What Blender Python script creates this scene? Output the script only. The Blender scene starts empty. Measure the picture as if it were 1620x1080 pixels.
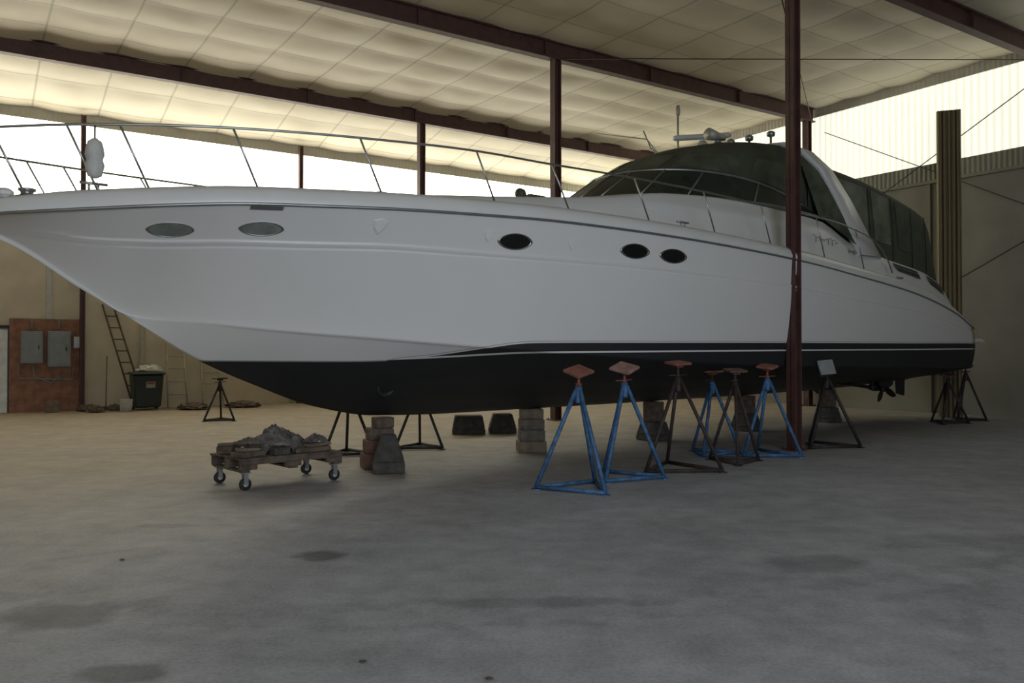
import bpy, math, random
import numpy as np
from mathutils import Vector, Matrix, noise
random.seed(4)
S=bpy.context.scene
S.view_settings.view_transform='Standard'
COL=S.collection
# ---------------------------------------------------------------- materials
def nt(name):
    m=bpy.data.materials.new(name); m.use_nodes=True
    return m,m.node_tree,m.node_tree.nodes['Principled BSDF']
def mat(name,col,rough=.6,metal=0,var=.15,scale=6,bump=0,bscale=20,spec=.5,emit=None):
    m,t,b=nt(name); N=t.nodes; L=t.links
    tc=N.new('ShaderNodeTexCoord'); nz=N.new('ShaderNodeTexNoise'); nz.inputs['Scale'].default_value=scale
    nz.inputs['Detail'].default_value=5
    L.new(tc.outputs['Object'],nz.inputs['Vector'])
    cr=N.new('ShaderNodeValToRGB'); cr.color_ramp.elements[0].position=.3; cr.color_ramp.elements[1].position=.7
    cr.color_ramp.elements[0].color=[c*(1-var) for c in col]+[1]
    cr.color_ramp.elements[1].color=[min(1,c*(1+var)) for c in col]+[1]
    L.new(nz.outputs['Fac'],cr.inputs['Fac']); L.new(cr.outputs['Color'],b.inputs['Base Color'])
    b.inputs['Roughness'].default_value=rough; b.inputs['Metallic'].default_value=metal
    b.inputs['Specular IOR Level'].default_value=spec
    if bump:
        n2=N.new('ShaderNodeTexNoise'); n2.inputs['Scale'].default_value=bscale; L.new(tc.outputs['Object'],n2.inputs['Vector'])
        bp=N.new('ShaderNodeBump'); bp.inputs['Strength'].default_value=bump; bp.inputs['Distance'].default_value=.05
        L.new(n2.outputs['Fac'],bp.inputs['Height']); L.new(bp.outputs['Normal'],b.inputs['Normal'])
    if emit:
        b.inputs['Emission Color'].default_value=list(emit[0])+[1]; b.inputs['Emission Strength'].default_value=emit[1]
    return m
def ribbed(name,col,scale,rough=.6,emis=None,strength=.5,var=.12,lo=.88,hi=1.08):
    m,t,b=nt(name); N=t.nodes; L=t.links
    tc=N.new('ShaderNodeTexCoord'); w=N.new('ShaderNodeTexWave'); w.bands_direction='X'; w.inputs['Scale'].default_value=scale
    L.new(tc.outputs['Object'],w.inputs['Vector'])
    nz=N.new('ShaderNodeTexNoise'); nz.inputs['Scale'].default_value=1.3; nz.inputs['Detail'].default_value=6; L.new(tc.outputs['Object'],nz.inputs['Vector'])
    cr=N.new('ShaderNodeValToRGB'); cr.color_ramp.elements[0].position=.3; cr.color_ramp.elements[1].position=.7
    cr.color_ramp.elements[0].color=[c*(1-var) for c in col]+[1]; cr.color_ramp.elements[1].color=[min(1,c*(1+var)) for c in col]+[1]
    L.new(nz.outputs['Fac'],cr.inputs['Fac']); L.new(cr.outputs['Color'],b.inputs['Base Color'])
    bp=N.new('ShaderNodeBump'); bp.inputs['Strength'].default_value=strength; bp.inputs['Distance'].default_value=.03
    L.new(w.outputs['Fac'],bp.inputs['Height']); L.new(bp.outputs['Normal'],b.inputs['Normal'])
    b.inputs['Roughness'].default_value=rough
    if emis:
        mx=N.new('ShaderNodeMapRange'); mx.inputs['To Min'].default_value=emis[1]*lo; mx.inputs['To Max'].default_value=emis[1]*hi
        L.new(w.outputs['Fac'],mx.inputs['Value']); L.new(mx.outputs['Result'],b.inputs['Emission Strength'])
        b.inputs['Emission Color'].default_value=list(emis[0])+[1]
    return m
M={}
M['white']=mat('gelcoat_white',(.74,.74,.73),.22,var=.02,scale=.8)
M['archwhite']=mat('arch_white',(.60,.60,.59),.3,var=.02,scale=.8)
M['deckwhite']=mat('deck_white',(.68,.68,.67),.35,var=.03,scale=2)
M['steel']=mat('stainless',(.42,.44,.44),.35,1,var=.05)
M['rubrail']=mat('rub_rail_metal',(.34,.36,.36),.35,.8,var=.1)
M['glass']=mat('tinted_glass',(.022,.030,.022),.25,var=.2,spec=.35)
M['pglass']=mat('dark_port_glass',(.010,.012,.011),.1,var=.2)
M['port_lit']=mat('lit_port_glass',(.19,.21,.19),.15,var=.2,scale=8)  # green-grey colour stands in for light on the two forward panes
M['canvas']=mat('green_canvas',(.062,.070,.045),.85,var=.2,scale=3,bump=.3,bscale=4)
M['vinyl']=mat('clear_vinyl',(.072,.085,.058),.35,var=.4,scale=4,bump=.15,bscale=4,spec=.3)
M['vinyl2']=mat('clear_vinyl_pale',(.13,.14,.105),.3,var=.5,scale=3,bump=.15,bscale=4,spec=.35)
M['vent']=mat('dark_louvre',(.04,.042,.042),.5)
M['blackpaint']=mat('bottom_paint',(.016,.017,.018),.6,var=.3)
M['bronze']=mat('prop_bronze',(.025,.021,.018),.6,.4)
M['beam']=mat('red_oxide_steel',(.080,.036,.030),.6,var=.25)
M['cream']=ribbed('cream_wall',(.54,.49,.38),.8,.7,strength=.12)
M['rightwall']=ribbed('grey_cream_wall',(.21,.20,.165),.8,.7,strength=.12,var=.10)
M['greenwall']=ribbed('green_metal_band',(.20,.20,.15),2.6,.6,strength=.8)
M['greywall']=ribbed('grey_upper_wall',(.42,.40,.33),2.6,.6,strength=.3)
M['lightback']=ribbed('translucent_panel_back',(.8,.82,.7),2.6,.6,emis=((1,.95,.79),5.8))
M['lightright']=ribbed('translucent_panel_right',(.8,.82,.7),1.8,.6,emis=((1,.985,.82),.86),lo=.84,hi=1.16)
M['post']=ribbed('tan_corrugated',(.24,.19,.10),9,.6,strength=1)
M['blue']=mat('blue_paint',(.050,.135,.28),.65,var=.4,scale=15)
M['dark']=mat('dark_steel',(.024,.022,.022),.6,var=.4,scale=12)
M['rust']=mat('rusty_dark_steel',(.040,.028,.025),.7,var=.4,scale=12)
M['redpad']=mat('red_plywood_pad',(.24,.095,.065),.85,var=.3,scale=10)
M['pinkpad']=mat('pinkish_plywood_pad',(.30,.165,.14),.85,var=.3,scale=10)
M['orange']=mat('orange_screw',(.22,.07,.045),.6,var=.3,scale=20)
M['greypad']=mat('grey_pad',(.25,.27,.28),.5)
M['wood']=mat('weathered_wood',(.11,.082,.062),.85,var=.45,scale=9,bump=.4)
M['woodr']=mat('red_brown_timber',(.12,.067,.050),.85,var=.4,scale=9,bump=.4)
M['wood2']=mat('tan_timber',(.16,.125,.09),.85,var=.3,scale=9,bump=.4)
M['concb']=mat('concrete_block',(.065,.059,.054),.9,var=.35,scale=9,bump=.7)
M['concl']=mat('pale_concrete_block',(.13,.11,.092),.9,var=.3,scale=9,bump=.6)
M['tarp']=mat('grey_tarp',(.13,.115,.105),.8,var=.5,scale=9,bump=.5,bscale=14)
M['rubber']=mat('black_rubber',(.015,.015,.015),.7)
M['hub']=mat('caster_hub',(.55,.55,.52),.5)
M['ply']=mat('red_plywood',(.24,.12,.08),.8,var=.3,scale=5)
M['panelgrey']=mat('panel_grey',(.20,.22,.24),.5,.1,var=.1)
M['conduit']=mat('conduit_metal',(.35,.36,.36),.4,.6)
M['bin']=mat('bin_green',(.012,.022,.019),.5)
M['sticker']=mat('sticker_white',(.30,.28,.25),.6)
M['stickerr']=mat('sticker_red',(.20,.06,.05),.6)
M['bag']=mat('white_plastic',(.55,.55,.52),.6,var=.15,bump=.3)
M['alu']=mat('pale_aluminium',(.40,.39,.33),.5,.3)
M['gold']=mat('gold_lettering',(.34,.30,.22),.5,.3)
M['doorm']=mat('door_paint',(.60,.64,.65),.5)
M['rope']=mat('rope',(.2,.18,.15),.9)
def mth_(N,L,op,a,bv):
    n=N.new('ShaderNodeMath'); n.operation=op
    for i,v in enumerate((a,bv)):
        if isinstance(v,(int,float)): n.inputs[i].default_value=v
        else: L.new(v,n.inputs[i])
    return n.outputs[0]
PA=1.5; PO=1.25
m,t,b=nt('insulation_vinyl'); N=t.nodes; L=t.links
mth=lambda op,a,bv: mth_(N,L,op,a,bv)
tc=N.new('ShaderNodeTexCoord'); sp=N.new('ShaderNodeSeparateXYZ'); L.new(tc.outputs['Object'],sp.inputs[0])
n1=N.new('ShaderNodeTexNoise'); n1.inputs['Scale'].default_value=.8; n1.inputs['Detail'].default_value=6; L.new(tc.outputs['Object'],n1.inputs['Vector'])
c1=N.new('ShaderNodeValToRGB'); c1.color_ramp.elements[0].position=.3; c1.color_ramp.elements[1].position=.7
c1.color_ramp.elements[0].color=(.64,.58,.45,1); c1.color_ramp.elements[1].color=(.71,.65,.52,1); L.new(n1.outputs['Fac'],c1.inputs['Fac'])
cur=c1.outputs[0]
for ax,per,wd,k in (('X',PA,.014,.66),('Y',PO,.012,.70)):
    fr=mth('ABSOLUTE',mth('SUBTRACT',mth('FRACT',mth('ADD',mth('DIVIDE',sp.outputs[ax],per),.5),0),.5),0)
    mr=N.new('ShaderNodeMapRange'); L.new(fr,mr.inputs['Value']); mr.inputs['From Min'].default_value=wd*.5; mr.inputs['From Max'].default_value=wd*1.6
    mr.inputs['To Min'].default_value=k; mr.inputs['To Max'].default_value=1
    q=N.new('ShaderNodeVectorMath'); q.operation='SCALE'; L.new(cur,q.inputs[0]); L.new(mr.outputs[0],q.inputs['Scale']); cur=q.outputs[0]
L.new(cur,b.inputs['Base Color']); b.inputs['Roughness'].default_value=.6
M['ceil']=m
# hull material (attribute driven paint scheme)
m,t,b=nt('hull_paint'); N=t.nodes; L=t.links
at=N.new('ShaderNodeAttribute'); at.attribute_name='wz'
at2=N.new('ShaderNodeAttribute'); at2.attribute_name='bz'
below=mth('LESS_THAN',at.outputs['Fac'],0.0)
boot=mth('MULTIPLY',mth('GREATER_THAN',at.outputs['Fac'],.022),mth('LESS_THAN',at2.outputs['Fac'],0.0))
line=mth('MULTIPLY',mth('GREATER_THAN',at2.outputs['Fac'],.018),mth('LESS_THAN',at2.outputs['Fac'],.027))
msk=mth('MAXIMUM',below,boot)
nz=N.new('ShaderNodeTexNoise'); nz.inputs['Scale'].default_value=2; nz.inputs['Detail'].default_value=6
tc=N.new('ShaderNodeTexCoord'); L.new(tc.outputs['Object'],nz.inputs['Vector'])
bl=N.new('ShaderNodeValToRGB'); bl.color_ramp.elements[0].color=(.011,.012,.013,1); bl.color_ramp.elements[1].color=(.022,.023,.025,1)
L.new(nz.outputs['Fac'],bl.inputs['Fac'])
wh=N.new('ShaderNodeValToRGB'); wh.color_ramp.elements[0].color=(.69,.685,.67,1); wh.color_ramp.elements[1].color=(.73,.725,.71,1)
L.new(nz.outputs['Fac'],wh.inputs['Fac'])
mx=N.new('ShaderNodeMix'); mx.data_type='RGBA'
L.new(msk,mx.inputs[0]); L.new(wh.outputs[0],mx.inputs[6]); L.new(bl.outputs[0],mx.inputs[7])
mx2=N.new('ShaderNodeMix'); mx2.data_type='RGBA'; L.new(line,mx2.inputs[0]); L.new(mx.outputs[2],mx2.inputs[6]); mx2.inputs[7].default_value=(.35,.36,.37,1)
L.new(mx2.outputs[2],b.inputs['Base Color'])
rg=N.new('ShaderNodeMapRange'); L.new(msk,rg.inputs['Value']); rg.inputs['To Min'].default_value=.38; rg.inputs['To Max'].default_value=.6
L.new(rg.outputs[0],b.inputs['Roughness'])
M['hull']=m
# floor material
m,t,b=nt('concrete_floor'); N=t.nodes; L=t.links
geo=N.new('ShaderNodeNewGeometry')
def fn(scale,det,rough,vec=None):
    n=N.new('ShaderNodeTexNoise'); n.inputs['Scale'].default_value=scale; n.inputs['Detail'].default_value=det; n.inputs['Roughness'].default_value=rough
    L.new(vec or geo.outputs['Position'],n.inputs['Vector']); return n.outputs['Fac']
def ramp(f,p0,c0,p1,c1):
    r=N.new('ShaderNodeValToRGB'); r.color_ramp.elements[0].position=p0; r.color_ramp.elements[1].position=p1
    r.color_ramp.elements[0].color=c0+(1,); r.color_ramp.elements[1].color=c1+(1,); L.new(f,r.inputs['Fac']); return r.outputs[0]
def mulc(a,c):
    x=N.new('ShaderNodeMix'); x.data_type='RGBA'; x.blend_type='MULTIPLY'; x.inputs[0].default_value=1; L.new(a,x.inputs[6]); L.new(c,x.inputs[7]); return x.outputs[2]
f2=fn(3.5,10,.7)
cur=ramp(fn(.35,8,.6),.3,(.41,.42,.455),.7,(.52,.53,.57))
# warm light toward the rear left, painted into the floor as tan
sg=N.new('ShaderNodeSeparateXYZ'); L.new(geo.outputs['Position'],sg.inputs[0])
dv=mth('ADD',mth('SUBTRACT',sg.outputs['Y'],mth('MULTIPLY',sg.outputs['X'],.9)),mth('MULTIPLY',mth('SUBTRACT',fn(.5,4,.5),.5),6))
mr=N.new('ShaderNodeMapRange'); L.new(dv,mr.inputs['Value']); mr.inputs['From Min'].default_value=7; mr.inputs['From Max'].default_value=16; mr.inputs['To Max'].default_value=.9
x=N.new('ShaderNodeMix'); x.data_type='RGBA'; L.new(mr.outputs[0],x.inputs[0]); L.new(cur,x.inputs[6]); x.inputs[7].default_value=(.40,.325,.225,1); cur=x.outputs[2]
cur=mulc(cur,ramp(f2,.35,(.76,.76,.76),.62,(1,1,1)))
cur=mulc(cur,ramp(fn(1.1,7,.6),.35,(.84,.84,.84),.6,(1,1,1)))
cur=mulc(cur,ramp(fn(45,4,.5),.35,(.82,.82,.82),.6,(1,1,1)))
mp=N.new('ShaderNodeMapping'); mp.inputs['Rotation'].default_value=(0,0,.9); mp.inputs['Scale'].default_value=(.5,3,1); L.new(geo.outputs['Position'],mp.inputs['Vector'])
cur=mulc(cur,ramp(fn(1.3,7,.65,mp.outputs[0]),.36,(.92,.92,.92),.5,(1,1,1)))
for (cx,cy,R,wd,k) in ((-1.0,14.5,9.6,.10,.90),(-1.0,14.5,9.95,.05,.92),(9.0,1.0,7.4,.09,.90)):
    sb=N.new('ShaderNodeVectorMath'); sb.operation='SUBTRACT'; L.new(geo.outputs['Position'],sb.inputs[0]); sb.inputs[1].default_value=(cx,cy,0)
    ln=N.new('ShaderNodeVectorMath'); ln.operation='LENGTH'; L.new(sb.outputs[0],ln.inputs[0])
    ad=mth('ADD',mth('ABSOLUTE',mth('SUBTRACT',ln.outputs['Value'],R),0),mth('MULTIPLY',mth('SUBTRACT',f2,.45),.5))
    mr=N.new('ShaderNodeMapRange'); L.new(ad,mr.inputs['Value']); mr.inputs['From Min'].default_value=wd*.6; mr.inputs['From Max'].default_value=wd*1.5
    mr.inputs['To Min'].default_value=k; mr.inputs['To Max'].default_value=1
    q=N.new('ShaderNodeVectorMath'); q.operation='SCALE'; L.new(cur,q.inputs[0]); L.new(mr.outputs[0],q.inputs['Scale']); cur=q.outputs[0]
ns=N.new('ShaderNodeTexNoise'); ns.inputs['Scale'].default_value=4; L.new(geo.outputs['Position'],ns.inputs['Vector'])
for (sx,sy,rx,ry,k) in [(-1.4,6.14,.2,.16,.42),(-2.6,4.75,.34,.26,.55),(-1.83,3.9,.22,.13,.55),(2.16,5.9,.4,.25,.7),(-3.2,9.4,.9,.5,.85),(.2,5.0,.9,.10,.82),(3.6,6.6,.9,.3,.82),(-3.0,7.2,.3,.1,.75)]:
    sb=N.new('ShaderNodeVectorMath'); sb.operation='SUBTRACT'; L.new(geo.outputs['Position'],sb.inputs[0]); sb.inputs[1].default_value=(sx,sy,0)
    ml=N.new('ShaderNodeVectorMath'); ml.operation='MULTIPLY'; L.new(sb.outputs[0],ml.inputs[0]); ml.inputs[1].default_value=(1/rx,1/ry,1)
    ln=N.new('ShaderNodeVectorMath'); ln.operation='LENGTH'; L.new(ml.outputs[0],ln.inputs[0])
    ad=mth('ADD',ln.outputs['Value'],mth('MULTIPLY',mth('SUBTRACT',ns.outputs['Fac'],.5),1.2))
    mr=N.new('ShaderNodeMapRange'); L.new(ad,mr.inputs['Value']); mr.inputs['From Min'].default_value=.7; mr.inputs['From Max'].default_value=1.15
    mr.inputs['To Min'].default_value=k; mr.inputs['To Max'].default_value=1
    q=N.new('ShaderNodeVectorMath'); q.operation='SCALE'; L.new(cur,q.inputs[0]); L.new(mr.outputs[0],q.inputs['Scale']); cur=q.outputs[0]
tc=N.new('ShaderNodeTexCoord'); sp=N.new('ShaderNodeSeparateXYZ'); L.new(tc.outputs['Object'],sp.inputs[0])
for ax,off in (('X',-2.1),('Y',2.15)):
    fr=mth('ABSOLUTE',mth('SUBTRACT',mth('FRACT',mth('DIVIDE',mth('ADD',sp.outputs[ax],off+60),6.0),0),.5),0)
    mr=N.new('ShaderNodeMapRange'); L.new(fr,mr.inputs['Value']); mr.inputs['From Min'].default_value=.0005; mr.inputs['From Max'].default_value=.0022
    mr.inputs['To Min'].default_value=.84; mr.inputs['To Max'].default_value=1
    q=N.new('ShaderNodeVectorMath'); q.operation='SCALE'; L.new(cur,q.inputs[0]); L.new(mr.outputs[0],q.inputs['Scale']); cur=q.outputs[0]
L.new(cur,b.inputs['Base Color']); b.inputs['Roughness'].default_value=.65
bp=N.new('ShaderNodeBump'); bp.inputs['Strength'].default_value=.2; bp.inputs['Distance'].default_value=.02; L.new(f2,bp.inputs['Height']); L.new(bp.outputs['Normal'],b.inputs['Normal'])
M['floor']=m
# ---------------------------------------------------------------- geometry helpers
def rotto(d):
    return Vector(d).normalized().to_track_quat('Z','Y').to_matrix()
class MB:
    def __init__(s): s.v=[];s.f=[];s.m=[];s.sm=[]
    def add(s,v,f,mi=0,sm=False):
        o=len(s.v); s.v+= [tuple(p) for p in v]; s.f+=[tuple(i+o for i in q) for q in f]; s.m+=[mi]*len(f); s.sm+=[sm]*len(f); return s
    def box(s,c,sz,R=None,mi=0,taper=1.0,bev=0.0):
        x,y,z=[k/2 for k in sz]; R=R or Matrix.Identity(3); c=Vector(c)
        if bev<=0:
            vs=[]
            for k,(tz,tp) in enumerate(((-z,1.0),(z,taper))):
                for (a,bb) in ((-x,-y),(x,-y),(x,y),(-x,y)): vs.append(c+R@Vector((a*tp,bb*tp,tz)))
            return s.add(vs,[(3,2,1,0),(4,5,6,7),(0,1,5,4),(1,2,6,5),(2,3,7,6),(3,0,4,7)],mi)
        rings=[]
        e=min(bev,min(x,y,z)*.9)
        for tz,ins in ((-z,e),(-z+e,0),(z-e,0),(z,e)):
            tp=1+(taper-1)*((tz+z)/(2*z)); X=x*tp-ins; Y=y*tp-ins
            r=[]
            for (sx,sy) in ((-1,-1),(1,-1),(1,1),(-1,1)):
                a=(sx*(X),sy*(Y-e)) ; b2=(sx*(X-e),sy*(Y))
                r+= [a,b2] if sx*sy>0 else [b2,a]
            rings.append([c+R@Vector((p[0],p[1],tz)) for p in r])
        vs=[p for r in rings for p in r]; n=8; f=[tuple(range(n-1,-1,-1)),tuple(range(3*n,4*n))]
        for k in range(3):
            for i in range(n): j=(i+1)%n; f.append((k*n+i,k*n+j,(k+1)*n+j,(k+1)*n+i))
        return s.add(vs,f,mi)
    def tube(s,pts,r,n=8,mi=0,closed=False,r2=None):
        pts=[Vector(p) for p in pts]; vs=[];f=[]; K=len(pts); up=None
        for i,p in enumerate(pts):
            if closed: d=pts[(i+1)%K]-pts[i-1]
            else: d=(pts[min(i+1,K-1)]-pts[max(i-1,0)])
            d.normalize()
            if up is None:
                up=Vector((0,0,1)) if abs(d.z)<.9 else Vector((1,0,0))
            a=d.cross(up).normalized(); bb=a.cross(d).normalized(); up=bb
            rr=r if r2 is None else r+(r2-r)*i/(K-1)
            for k in range(n):
                t=2*math.pi*k/n; vs.append(p+a*math.cos(t)*rr+bb*math.sin(t)*rr)
        for i in range(K if closed else K-1):
            i2=(i+1)%K
            for k in range(n):
                k2=(k+1)%n; f.append((i*n+k,i*n+k2,i2*n+k2,i2*n+k))
        if not closed: f.append(tuple(range(n-1,-1,-1))); f.append(tuple(range((K-1)*n,K*n)))
        return s.add(vs,f,mi,True)
    def lathe(s,prof,c,axis=(0,0,1),n=24,mi=0):
        R=rotto(axis); c=Vector(c); vs=[];f=[]
        for (r,z) in prof:
            for k in range(n):
                t=2*math.pi*k/n; vs.append(c+R@Vector((r*math.cos(t),r*math.sin(t),z)))
        for i in range(len(prof)-1):
            for k in range(n):
                k2=(k+1)%n; f.append((i*n+k,i*n+k2,(i+1)*n+k2,(i+1)*n+k))
        f.append(tuple(range(n-1,-1,-1))); f.append(tuple(range((len(prof)-1)*n,len(prof)*n)))
        return s.add(vs,f,mi,True)
    def grid(s,rows,mi=0,sm=True,wrap=False):
        nr=len(rows); nc=len(rows[0]); vs=[p for r in rows for p in r]; f=[]
        for i in range(nr-1):
            for j in range(nc if wrap else nc-1):
                j2=(j+1)%nc; f.append((i*nc+j,i*nc+j2,(i+1)*nc+j2,(i+1)*nc+j))
        return s.add(vs,f,mi,sm)
    def extr(s,poly,thick,R,c,mi=0):
        c=Vector(c); n=len(poly); vs=[c+R@Vector((p[0],p[1],-thick/2)) for p in poly]+[c+R@Vector((p[0],p[1],thick/2)) for p in poly]
        f=[tuple(range(n-1,-1,-1)),tuple(range(n,2*n))]+[(i,(i+1)%n,n+(i+1)%n,n+i) for i in range(n)]
        return s.add(vs,f,mi)
    def obj(s,name,mats,parent=None,loc=(0,0,0),rz=0,label=None,cat=None,group=None,kind=None,rot=None,fixn=True):
        me=bpy.data.meshes.new(name); me.from_pydata(s.v,[],s.f); 
        if not isinstance(mats,(list,tuple)): mats=[mats]
        for q in mats: me.materials.append(M[q] if isinstance(q,str) else q)
        for p,mi,sm in zip(me.polygons,s.m,s.sm): p.material_index=mi; p.use_smooth=sm
        me.update()
        if fixn:
            import bmesh
            bm=bmesh.new(); bm.from_mesh(me); bmesh.ops.recalc_face_normals(bm,faces=bm.faces); bm.to_mesh(me); bm.free()
        o=bpy.data.objects.new(name,me); COL.objects.link(o); o.location=loc; o.rotation_euler=rot or (0,0,rz)
        if parent: o.parent=parent
        tag(o,label,cat,group,kind); return o
def tag(o,label=None,cat=None,group=None,kind=None):
    if label:o['label']=label
    if cat:o['category']=cat
    if group:o['group']=group
    if kind:o['kind']=kind
def empty(name,loc,rz,label,cat,group=None):
    e=bpy.data.objects.new(name,None); COL.objects.link(e); e.location=loc; e.rotation_euler=(0,0,rz); e.empty_display_size=.2
    tag(e,label,cat,group); return e
def interp(tab,col):
    xs=np.array([r[0] for r in tab],float); ys=np.array([r[col] for r in tab],float)
    n=len(xs); h=np.diff(xs); dl=np.diff(ys)/h; mt=np.zeros(n); mt[0]=dl[0]; mt[-1]=dl[-1]
    for i in range(1,n-1):
        if dl[i-1]*dl[i]>0:
            w1=2*h[i]+h[i-1]; w2=h[i]+2*h[i-1]; mt[i]=(w1+w2)/(w1/dl[i-1]+w2/dl[i])
    def f(x):
        if x<=xs[0]: return ys[0]
        if x>=xs[-1]: return ys[-1]
        i=int(np.searchsorted(xs,x)-1); i=max(0,min(n-2,i)); t=(x-xs[i])/h[i]
        return float((2*t**3-3*t*t+1)*ys[i]+(t**3-2*t*t+t)*h[i]*mt[i]+(-2*t**3+3*t*t)*ys[i+1]+(t**3-t*t)*h[i]*mt[i+1])
    return f
def sstep(a,b,x):
    t=max(0,min(1,(x-a)/(b-a))); return t*t*(3-2*t)
# ---------------------------------------------------------------- building
TH=math.radians(33.69); A=Vector((math.cos(TH),math.sin(TH),0)); B=Vector((-math.sin(TH),math.cos(TH),0))
def W(a,o,z=0): return A*a+B*o+Vector((0,0,z))
AR=20.1; OB=24.05; AL=-5.0; OF=-9.0
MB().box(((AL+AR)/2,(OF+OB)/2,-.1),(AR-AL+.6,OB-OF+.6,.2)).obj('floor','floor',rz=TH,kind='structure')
def wallseg(name,a0,a1,o0,o1,z0,z1,m,th=.12):
    if abs(a1-a0)>abs(o1-o0):
        c=W((a0+a1)/2,o0+th/2,(z0+z1)/2); return MB().box((0,0,0),(a1-a0,th,z1-z0)).obj(name,m,loc=c,rz=TH,kind='structure')
    c=W(a0+(th/2 if a0>0 else -th/2),(o0+o1)/2,(z0+z1)/2); return MB().box((0,0,0),(abs(o1-o0),th,z1-z0)).obj(name,m,loc=c,rz=TH+math.pi/2,kind='structure')
wallseg('wall_back',AL,AR,OB,OB,0,5.35,'cream')
wallseg('window_1',AL,AR,OB,OB,5.35,7.38,'lightback')
wallseg('wall_back_upper',AL,AR,OB,OB,7.38,8.6,'greywall')
wallseg('wall_right',AR,AR,OF,OB+.12,0,5.75,'rightwall')
wallseg('wall_right_band',AR,AR,OF,OB+.12,5.75,6.18,'greenwall')
wallseg('window_2',AR,AR,7.0,OB+.12,6.18,8.12,'lightright')
wallseg('wall_right_panel',AR,AR,OF,7.0,6.18,8.12,'greywall')
wallseg('wall_right_upper',AR,AR,OF,OB+.12,8.12,8.8,'greywall')
wallseg('wall_left',AL,AL,OF,OB+.12,0,8.8,'cream')
wallseg('wall_front',4.6,AR,OF-.12,OF-.12,0,8.8,'greywall')  # unseen front wall and header, added to keep daylight off the right side
wallseg('wall_front_header',AL,4.6,OF-.12,OF-.12,5.2,8.8,'greywall')
k=1
for a in (1.9,4.1,8.2,12.2,16.0):
    MB().box((0,0,0),(.12,.05,5.35)).obj('trim_%d'%k,'alu',loc=W(a,OB-.03,2.675),rz=TH,kind='structure'); k+=1
MB().box((0,0,0),(AR-AL,.08,.12)).obj('trim_%d'%k,'alu',loc=W((AL+AR)/2,OB-.05,5.35),rz=TH,kind='structure'); k+=1
MB().box((0,0,0),(.07,OB-OF,.08)).obj('trim_%d'%k,'greenwall',loc=W(AR-.05,(OB+OF)/2,5.72),rz=TH,kind='structure'); k+=1
for o in (3,7.2,11.4):
    MB().box((0,0,0),(.05,.1,5.7)).obj('trim_%d'%k,'rightwall',loc=W(AR-.03,o,2.85),rz=TH,kind='structure'); k+=1
def roofz(o):
    return 8.42 - max(0,o-20.8)*.22
mb=MB(); rows=[]
na=int((AR-AL)/(PA/10)); no=int((OB-OF)/(PO/8))
for i in range(no+1):
    o=OF+(OB-OF)*i/no; r=[]
    for j in range(na+1):
        a=AL+(AR-AL)*j/na
        fa=(a/PA)%1; fo=(o/PO)%1; ka=math.floor(a/PA); ko=math.floor(o/PO)
        rnd=.9+.4*noise.noise(Vector((ka*3.7+.3,ko*1.9+.7,.5)))
        s1=(4*fa*(1-fa)); s2=(4*fo*(1-fo))
        z=roofz(o)-.060*s1*(.35+.65*s2)*rnd-.018*s2 +.010*noise.noise(Vector((a*2.2,o*2.2,2)))+.02*noise.noise(Vector((a*.7,o*.7,5)))
        r.append((a,o,z))
    rows.append(r)
mb.grid(rows).obj('ceiling','ceil',rz=TH,kind='structure',fixn=False)
MB().box(((AL+AR)/2,(OF+OB)/2,8.95),(AR-AL+.6,OB-OF+.6,.1)).obj('ceiling_deck','greywall',rz=TH,kind='structure')
def ibeam(name,p0,p1,w,h,label,cat='beam',group=None):
    p0=Vector(p0);p1=Vector(p1); d=p1-p0; Ln=d.length
    b=MB(); tf=.03
    b.box((Ln/2,0,h/2-tf/2),(Ln,w,tf)).box((Ln/2,0,-h/2+tf/2),(Ln,w,tf)).box((Ln/2,0,0),(Ln,.03,h-2*tf))
    n=int(Ln/3)
    for i in range(1,n): b.box((i*Ln/n,0,0),(.02,w*.9,h-2*tf))
    return b.obj(name,'beam',loc=p0,rz=math.atan2(d.y,d.x),label=label,cat=cat,group=group)
for o in (2.6,8.75,14.75,21.0):
    ibeam('roof_beam',W(AL+.05,o,8.18),W(AR-.05,o,8.18),.2,.4,'dark red-oxide steel roof beam under the draped ceiling',group='red steel roof beams')
def column(loc,z1,label,w=.2):
    b=MB(); t=.025
    b.box((0,0,z1/2),(w,.02,z1)).box((-w/2+t/2,0,z1/2),(t,w,z1)).box((w/2-t/2,0,z1/2),(t,w,z1)).box((0,0,.012),(w*1.7,w*1.7,.024))
    for sx in (-1,1):
        for sy in (-1,1): b.lathe([(.018,0),(.018,.03)],(sx*w*.65,sy*w*.65,.02),n=6)
    return b.obj('steel_column','beam',loc=loc,rz=TH,label=label,cat='column',group='red steel columns')
def pxfloor(x,d): return Vector(((x-810)/1313*d,d,0))
column(pxfloor(1256,12.7),8.36,'dark red steel column standing close beside the boat',.16)
for a in (11.0,19.8): column(W(a,14.75),7.98,'dark red steel column holding a roof beam',.18)
for a in (10.9,): column(W(a,21.0),7.98,'dark red steel column behind the boat',.18)
for x in (130,475,1180):
    r=(x-810)/1313; d=(OB-.2)/(-r*math.sin(TH)+math.cos(TH))
    column(Vector((r*d,d,0)),7.6,'dark red steel column against the back wall',.12)
def rod(name,p0,p1,label,r=.012): return MB().tube([p0,p1],r,6).obj(name,'dark',label=label,cat='brace',group='bracing rods')
rod('bracing_rod',W(19.97,14.3,7.6),W(19.97,4.0,2.1),'thin dark diagonal bracing rod on the side wall',.012)
rod('bracing_rod',W(19.92,8.2,7.9),W(19.92,15.0,4.3),'thin dark diagonal bracing rod on the side wall',.012)
rod('bracing_rod',W(19.87,14.4,1.3),W(19.87,6.5,5.3),'thin dark diagonal bracing rod on the side wall',.012)
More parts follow.
